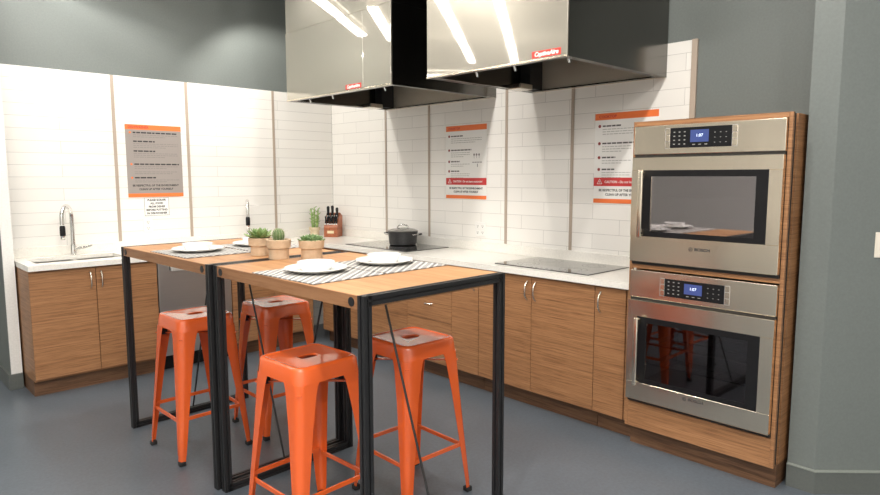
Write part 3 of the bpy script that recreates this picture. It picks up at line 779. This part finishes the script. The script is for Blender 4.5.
# ------------------------------------------------------------------ orange metal stools
def rsq(h, r, z, n=64):
    """rounded square, n points by angle"""
    out = []
    for i in range(n):
        a = 2 * PI * (i + .5) / n; c, s = math.cos(a), math.sin(a)
        k = h / max(abs(c), abs(s)); x, y = k * c, k * s
        ix, iy = max(-h + r, min(h - r, x)), max(-h + r, min(h - r, y))
        if abs(x) > h - r and abs(y) > h - r:
            v = Vector((x - ix, y - iy)).normalized() * r
            x, y = ix + v.x, iy + v.y
        out.append((x, y, z))
    return out
def oval(a, b, z, n=64):
    out = []
    for i in range(n):
        t = 2 * PI * (i + .5) / n; c, s = math.cos(t), math.sin(t)
        out.append((a * math.copysign(abs(c) ** .55, c), b * math.copysign(abs(s) ** .8, s), z))
    return out
SH = .76
def hw(z): return .1555 + (.206 - .1555) * (SH - z) / SH      # half width of the stool at height z
def make_stool(label):
    t = thing('orange_stool', label, 'stool', (0, 0, 0), (0, 0, 0), 'orange metal stools round the tables')
    q = MB()
    q.loft([oval(.043, .024, SH - .011), oval(.043, .024, SH - .008), oval(.046, .027, SH - .0045), oval(.050, .031, SH - .004), rsq(.128, .03, SH - .004), rsq(.133, .033, SH - .0035), rsq(.137, .035, SH - .001), rsq(.143, .036, SH - .0002), rsq(.150, .038, SH - .004), rsq(.1545, .04, SH - .014),
            rsq(hw(SH - .068), .040, SH - .068), rsq(hw(SH - .068) - .0025, .038, SH - .068), rsq(.151, .037, SH - .015), rsq(.13, .034, SH - .010), oval(.06, .038, SH - .0075), oval(.049, .029, SH - .0075), oval(.046, .026, SH - .011)], False, False)
    q.build('seat', 'orange', t, True)
    for sx in (-1, 1):
        for sy in (-1, 1):
            rings = []
            levels = [(SH - .066, .100), (SH - .085, .092), (SH - .12, .085), (.50, .068), (.30, .052), (.15, .041), (.055, .034), (.05, .031), (.022, .029)]
            for z, fl in levels:
                H = hw(z); rr = min(.034, fl * .55)
                if z < .052: H -= .002
                prof = [(H - fl, H)] + [(H - rr + rr * math.sin(a), H - rr + rr * math.cos(a)) for a in [R90 * i / 6 for i in range(7)]] + [(H, H - fl)]
                th = .0028
                inn = [(H - fl, H - th)] + [(H - rr + (rr - th) * math.sin(a), H - rr + (rr - th) * math.cos(a)) for a in [R90 * i / 6 for i in range(7)]] + [(H - th, H - fl)]
                loop = prof + inn[::-1]
                rings.append([(sx * x, sy * y, z) for x, y in loop])
            lg = MB(); lg.loft(rings); lo = lg.build('leg', 'orange', t, True)
            H = hw(0) - .014
            fb = MB().box((sx * (H - .018), sy * (H - .018), 0), (sx * (H + .015), sy * (H + .015), .024), .005); fb.build('rubber_foot', 'black_rubber', lo, True)
    zs = .225
    for k in range(4):
        a = k * R90; H = hw(zs) - .012
        p0 = Vector((H, -H + .01, zs + (.015 if k % 2 else 0))); p1 = Vector((H, H - .01, zs + (.015 if k % 2 else 0)))
        rot = Matrix.Rotation(a, 3, 'Z')
        MB().bar(rot @ p0, rot @ p1, [(-.004, -.009), (.004, -.009), (.004, .009), (-.004, .009)]).build('stretcher', 'orange', t)
    zb = SH - .105; H = hw(zb) - .006
    MB().bar((-H, -H, zb), (H, H, zb), [(-.009, -.003), (.009, -.003), (.009, .003), (-.009, .003)]).bar((-H, H, zb - .0065), (H, -H, zb - .0065), [(-.009, -.003), (.009, -.003), (.009, .003), (-.009, .003)]).build('cross_brace', 'orange', t)
    for sx in (-1, 1):
        for sy in (-1, 1):
            MB().box((sx * (H - .045), sy * (H - .045), zb - .016), (sx * (H - .012), sy * (H - .012), zb + .012), .004).build('stacking_bumper', 'black_rubber', t)
    return t
st = make_stool('orange metal stool in front, nearest the camera at the near table')
st.location = (-2.335, -3.212, 0); st.rotation_euler = (0, 0, .05)
dup(st, (-2.322, -2.048, 0), .02, 'orange metal stool at the far table, in front of the grey dishwasher')
dup(st, (-1.838, -2.062, 0), .0, 'orange metal stool at the far table, behind the other three stools, below the cactus')
dup(st, (-1.812, -3.268, 0), -.01, 'orange metal stool at the near table, right of the front stool, facing the drawers')

# ------------------------------------------------------------------ posters, notice, electrical plates
def dashes(m, x0, x1, y, h, z, seed, word=(.012, .034), gap=.005):
    rnd = random.Random(seed); x = x0
    while x < x1 - .006:
        w = min(rnd.uniform(*word), x1 - x)
        m.box((x, y - h / 2, z), (x + w, y + h / 2, z + .0003)); x += w + gap
def poster_left():
    W, H = .446, .586
    t = thing('dishwasher_poster', 'grey and orange instruction poster on the back wall above the printed notice', 'poster', (-1.9795, -.0008, 1.338), BACK)
    MB().box((0, 0, .0), (W, H, .0030), .0006, 1).build('panel', 'poster_grey', t)
    MB().box((.0, H - .040, .0031), (W, H, .0036)).build('top_band', 'orange_print', t)
    MB().box((.0, 0, .0031), (W, .030, .0036)).build('bottom_band', 'orange_print', t)
    text('heading', 'DISHWASHER', .026, 'red_print', t, (.022, H - .021, .0038), 'LEFT', .0002, 0, 1., .0006)
    fp = plain('mid_grey_print', (.22, .20, .19), .6)
    for y, dot, n in ((.522, 1, 2), (.452, 0, 3), (.374, 0, 3), (.268, 1, 2), (.158, 1, 2)):
        if dot: MB().cyl((.036, y, .0031), (.036, y, .0036), .0085, 14).build('bullet', 'orange_print', t)
        l = MB(); hd = MB()
        if y == .268: dashes(l, .058, .40, .206, .005, .0032, 5); dashes(l, .058, .36, .191, .005, .0032, 6)
        dashes(hd, .058, .058 + (.36 if dot and y > .2 else .17), y, .011, .0032, int(y * 1000), (.02, .045), .006)
        for k in range(n): dashes(l, .058, .415 - .1 * (k == n - 1), y - .019 - .015 * k, .005, .0032, int(y * 977) + k)
        l.build('fine_print', fp, t); hd.build('line_heading', 'dark_print', t)
    text('lettering', 'BE RESPECTFUL OF THE ENVIRONMENT', .0215, 'dark_print', t, (W / 2, .094, .0033), 'CENTER', .0002, 0, .97, .0007)
    text('lettering', 'CLEAN UP AFTER YOURSELF', .0215, 'dark_print', t, (W / 2, .064, .0033), 'CENTER', .0002, 0, 1., .0007)
poster_left()
def poster_right(label, y0, z0):
    W, H = .452, .588
    t = thing('cooktop_poster', label, 'poster', (-.0008, -y0, z0), RIGHT, 'white cooktop posters on the right wall')
    MB().box((0, 0, 0), (W, H, .0030), .0006, 1).build('panel', 'paper', t)
    MB().box((0, H - .043, .0031), (W, H, .0036)).build('top_band', 'orange_print', t)
    MB().box((0, 0, .0031), (W, .028, .0036)).build('bottom_band', 'orange_print', t)
    MB().box((0, .112, .0031), (W, .168, .0036)).build('caution_band', 'red_print', t)
    text('heading', 'COOKTOP', .025, 'red_print', t, (.03, H - .023, .0038), 'LEFT', .0002, 0, 1.05, .0006)
    mb_, ch_, pg_ = plain('maroon_print', (.26, .03, .03), .5), plain('charcoal_print', (.10, .09, .09), .5), plain('pale_grey_print', (.46, .45, .43), .6)
    for y, n, w in ((.505, 3, .14), (.392, 3, .23), (.300, 2, .10), (.222, 3, .095)):
        MB().cyl((.036, y, .0031), (.036, y, .0036), .0105, 14).build('bullet', mb_, t)
        l = MB(); hd = MB()
        dashes(hd, .058, .058 + w, y, .010, .0032, int(y * 1000), (.02, .04), .005)
        for k in range(n): dashes(l, .058, (.40 if y > .45 else .27) - .07 * (k == n - 1), y - .021 - .016 * k, .005, .0032, int(y * 977) + k)
        l.build('fine_print', pg_, t); hd.build('line_heading', ch_, t)
    ic = MB()
    for i in range(3):
        ic.cyl((.318 + i * .027, .352, .0031), (.318 + i * .027, .352, .0036), .009, 12); ic.box((.3165 + i * .027, .325, .0031), (.3195 + i * .027, .345, .0036))
    ic.box((.352, .255, .0031), (.358, .28, .0036)); dashes(ic, .30, .41, .292, .006, .0031, 3)
    ic.build('diagram', plain('grey_diagram_print', (.22, .20, .20), .5), t)
    tri = MB()
    a = [(.045 + .021 * math.sin(2 * PI * i / 3), .137 + .021 * math.cos(2 * PI * i / 3), .0041) for i in range(4)]
    for p, q in zip(a, a[1:]): tri.cyl(p, q, .0018, 6)
    tri.box((.0435, .134, .0037), (.0465, .146, .0044)); tri.build('warning_symbol', 'white_print', t)
    text('lettering', 'CAUTION - Do not leave unattended', .0225, 'white_print', t, (.082, .139, .0038), 'LEFT', .0002, 0, .93, .0004)
    text('lettering', 'BE RESPECTFUL OF THE ENVIRONMENT', .0215, 'dark_print', t, (W / 2, .084, .0033), 'CENTER', .0002, 0, .97, .0007)
    text('lettering', 'CLEAN UP AFTER YOURSELF', .0215, 'dark_print', t, (W / 2, .056, .0033), 'CENTER', .0002, 0, 1., .0007)
poster_right('white poster with orange and red bands between the two extractor hoods', 1.657, 1.323)
poster_right('white poster with orange and red bands partly hidden by the oven tower', 3.080, 1.326)
t = thing('printed_notice', 'small white printed notice taped under the grey poster', 'notice', (-1.862, -.0008, 1.180), BACK)
MB().box((0, 0, 0), (.205, .154, .0012)).build('sheet', 'paper', t)
fm = MB()
for a, b in (((.003, .003), (.202, .0055)), ((.003, .1485), (.202, .151)), ((.003, .003), (.0055, .151)), ((.1995, .003), (.202, .151))): fm.box((*a, .0013), (*b, .0016))
fm.build('border', 'dark_print', t)
for i, s in enumerate(('PLEASE SCRAPE', 'ALL FOOD', 'FROM DISHES', 'BEFORE PUTTING', 'IN DISHWASHER')):
    text('lettering', s, .0225, 'dark_print', t, (.1025, .131 - i * .0272, .0014), 'CENTER', .0002, 0, .96, .0009)
def outlet(label, loc, rot, gfci=False):
    t = thing('wall_outlet', label, 'outlet', loc, rot)
    W = .115 if gfci else .075
    MB().box((-W / 2, -.058, 0), (W / 2, .058, .005), .002).build('cover_plate', 'plastic_white', t)
    for gx in ((-.026, .026) if gfci else (0,)):
        for gy in (-.025, .025):
            f = MB().box((gx - .016, gy - .017, .0051), (gx + .016, gy + .017, .0065), .003).build('socket', 'plastic_white', t)
            MB().box((gx - .008, gy - .003, .0066), (gx - .0055, gy + .008, .007)).box((gx + .0055, gy - .003, .0066), (gx + .008, gy + .008, .007)).cyl((gx, gy - .009, .0066), (gx, gy - .009, .007), .0032, 10).build('slots', 'slot', f)
outlet('white wall outlet on the back wall below the printed notice', (-1.838, -.0008, 1.106), BACK)
outlet('white wall outlet on the right wall below the poster between the hoods', (-.0008, -2.047, 1.084), RIGHT, True)
# light switch on the angled wall (its face looks towards -x,-y)
sd = .238
t = thing('light_switch', 'pale light switch plate on the angled wall at the right edge', 'light switch', (PX + sd * .7071 - .0006, PY - sd * .7071 - .0006, 1.19), (R90, 0, math.radians(-45)))
MB().box((-.037, -.058, 0), (.037, .058, .006), .002).build('cover_plate', plain('warm_white_plastic', (.78, .72, .62), .4), t)
MB().box((-.016, -.033, .0061), (.016, .033, .010), .003).build('rocker', 'plastic_white', t)

# ------------------------------------------------------------------ lamps of the room and added fill lights
def linear(label, x0, y0, x1, y1, z):
    L = math.hypot(x1 - x0, y1 - y0); a = math.atan2(y1 - y0, x1 - x0)
    t = thing('linear_light', label, 'ceiling light', ((x0 + x1) / 2, (y0 + y1) / 2, z), (0, 0, a))
    MB().box((-L / 2, -.05, .012), (L / 2, .05, .07), .003).build('housing', 'plastic_white', t)
    MB().box((-L / 2 + .01, -.044, 0), (L / 2 - .01, .044, .0115)).build('diffuser', 'lamp_on', t)
    MB().box((-L / 2 + .01, -.044, .0705), (L / 2 - .01, .044, .078)).build('up_fill_strip', 'up_fill', t)  # upward glow added to brighten the ceiling
    for s in (-1, 1): MB().cyl((s * L * .4, 0, .0785), (s * L * .4, 0, ZC - z - .001), .002, 6).build('cable', 'chrome', t)
linear('long linear ceiling light nearest the hoods', -2.05, -1.50, -4.9, .75, 3.06)
linear('second long linear ceiling light, parallel to the one nearest the hoods', -2.45, -1.85, -5.3, .28, 3.06)
linear('long linear ceiling light over the near end of the tables', -2.6, -4.3, -4.9, -2.4, 3.06)
linear('added long linear fill light behind the viewer', -4.4, -6.6, -6.5, -4.8, 3.06)  # extra unseen light added to brighten the south-west of the room
linear('linear ceiling light close to the back wall, nearer the corner', -1.25, -.99, -2.40, -.10, 2.92)
linear('linear ceiling light close to the back wall, nearer the sink', -1.77, -1.06, -2.75, -.13, 2.92)
linear('added long linear fill light in the far left of the room', -4.6, 2.4, -7.0, .5, 3.06)  # unseen light added so the far walls reflect brighter in the hoods
def track(label, x, y, tx, ty, tz_, power, size, r=.03, blend=.5, z=3.12):
    t = thing('spot_light', label, 'spotlight', (x, y, z))
    MB().cyl((0, 0, .10), (0, 0, ZC - z - .001), .010, 10).build('stem', 'plastic_white', t)
    d = Vector((tx - x, ty - y, tz_ - z)).normalized()
    MB().cyl(-d * .12, d * .02, .05, 24).build('lamp_head', 'plastic_white', t, True)
    MB().cyl(d * .0202, d * .0215, .044, 24).build('lens', 'spot_on', t)
    L = bpy.data.lights.new('spot_lamp', 'SPOT'); L.energy = power; L.spot_size = math.radians(size); L.spot_blend = blend
    L.shadow_soft_size = r; L.color = (1., .95, .88)
    o = bpy.data.objects.new('spot_lamp', L); COL.objects.link(o); o.parent = t
    o.location = d * .06; o.rotation_euler = d.to_track_quat('-Z', 'Y').to_euler()
track('ceiling spotlight over the double bowl sink', -2.55, -1.35, -2.35, -.02, 1.5, 60, 110)
track('ceiling spotlight over the worktop corner', -1.15, -.53, -.35, -.25, 1.1, 70, 120)
track('ceiling spotlight over the far table', -2.05, -2.9, -2.15, -2.3, 0, 40, 100)
track('ceiling spotlight over the near table', -2.2, -3.5, -2.3, -3.4, 0, 40, 100)
track('ceiling spotlight in front of the two hoods', -1.9, -2.35, -.3, -2.5, .9, 70, 90)
track('ceiling spotlight in front of the oven tower', -1.8, -4.15, -.3, -3.9, 1.2, 80, 95)
def add_fill_light(x, y, power):  # unseen ceiling lamps added as ambient fill
    t = thing('added_fill_light', 'round ceiling lamp added for fill', 'ceiling light', (x, y, ZC - .001), (0, 0, 0), 'added ceiling fill lights')
    MB().lathe([(.10, 0), (.115, -.004), (.115, -.008), (.098, -.012), (.09, -.004)], 32, False, False).build('trim_ring', 'plastic_white', t, True)
    MB().cyl((0, 0, -.003), (0, 0, -.005), .089, 32).build('lens', 'spot_on', t)
    L = bpy.data.lights.new('fill_lamp', 'AREA'); L.shape = 'DISK'; L.size = .17; L.energy = power; L.color = (1., .96, .91)
    o = bpy.data.objects.new('fill_lamp', L); COL.objects.link(o); o.parent = t; o.location = (0, 0, -.016)
for x in (-6.8, -4.9, -3.1, -1.4):
    for y in (-8.0, -6.2, -4.4): add_fill_light(x, y, 56 if x < -2 else 9)
add_fill_light(-1.4, -2.6, 45)

world = bpy.data.worlds.new('room_ambient'); SC.world = world; world.use_nodes = True
world.node_tree.nodes['Background'].inputs[0].default_value = (.9, .95, 1., 1); world.node_tree.nodes['Background'].inputs[1].default_value = .2

# ------------------------------------------------------------------ camera
cam = bpy.data.cameras.new('camera'); cam.sensor_width = 36.; cam.lens = 638.2 / 880 * 36.; cam.clip_start = .05
co = bpy.data.objects.new('camera', cam); COL.objects.link(co)
fw = Vector((.68775581, .71744354, -.11075519)); rt = Vector((.72177351, -.69212784, -.00143314)); up = Vector((.07768495, .07895452, .99384669))
m3 = Matrix((rt, up, -fw)).transposed()
co.matrix_world = Matrix.Translation((-3.74302, -5.48252, 1.50364)) @ m3.to_4x4()
SC.camera = co
vs = SC.view_settings
vs.view_transform = 'Standard'; vs.look = 'None'; vs.gamma = 1.; vs.use_curve_mapping = False; vs.exposure = -.34
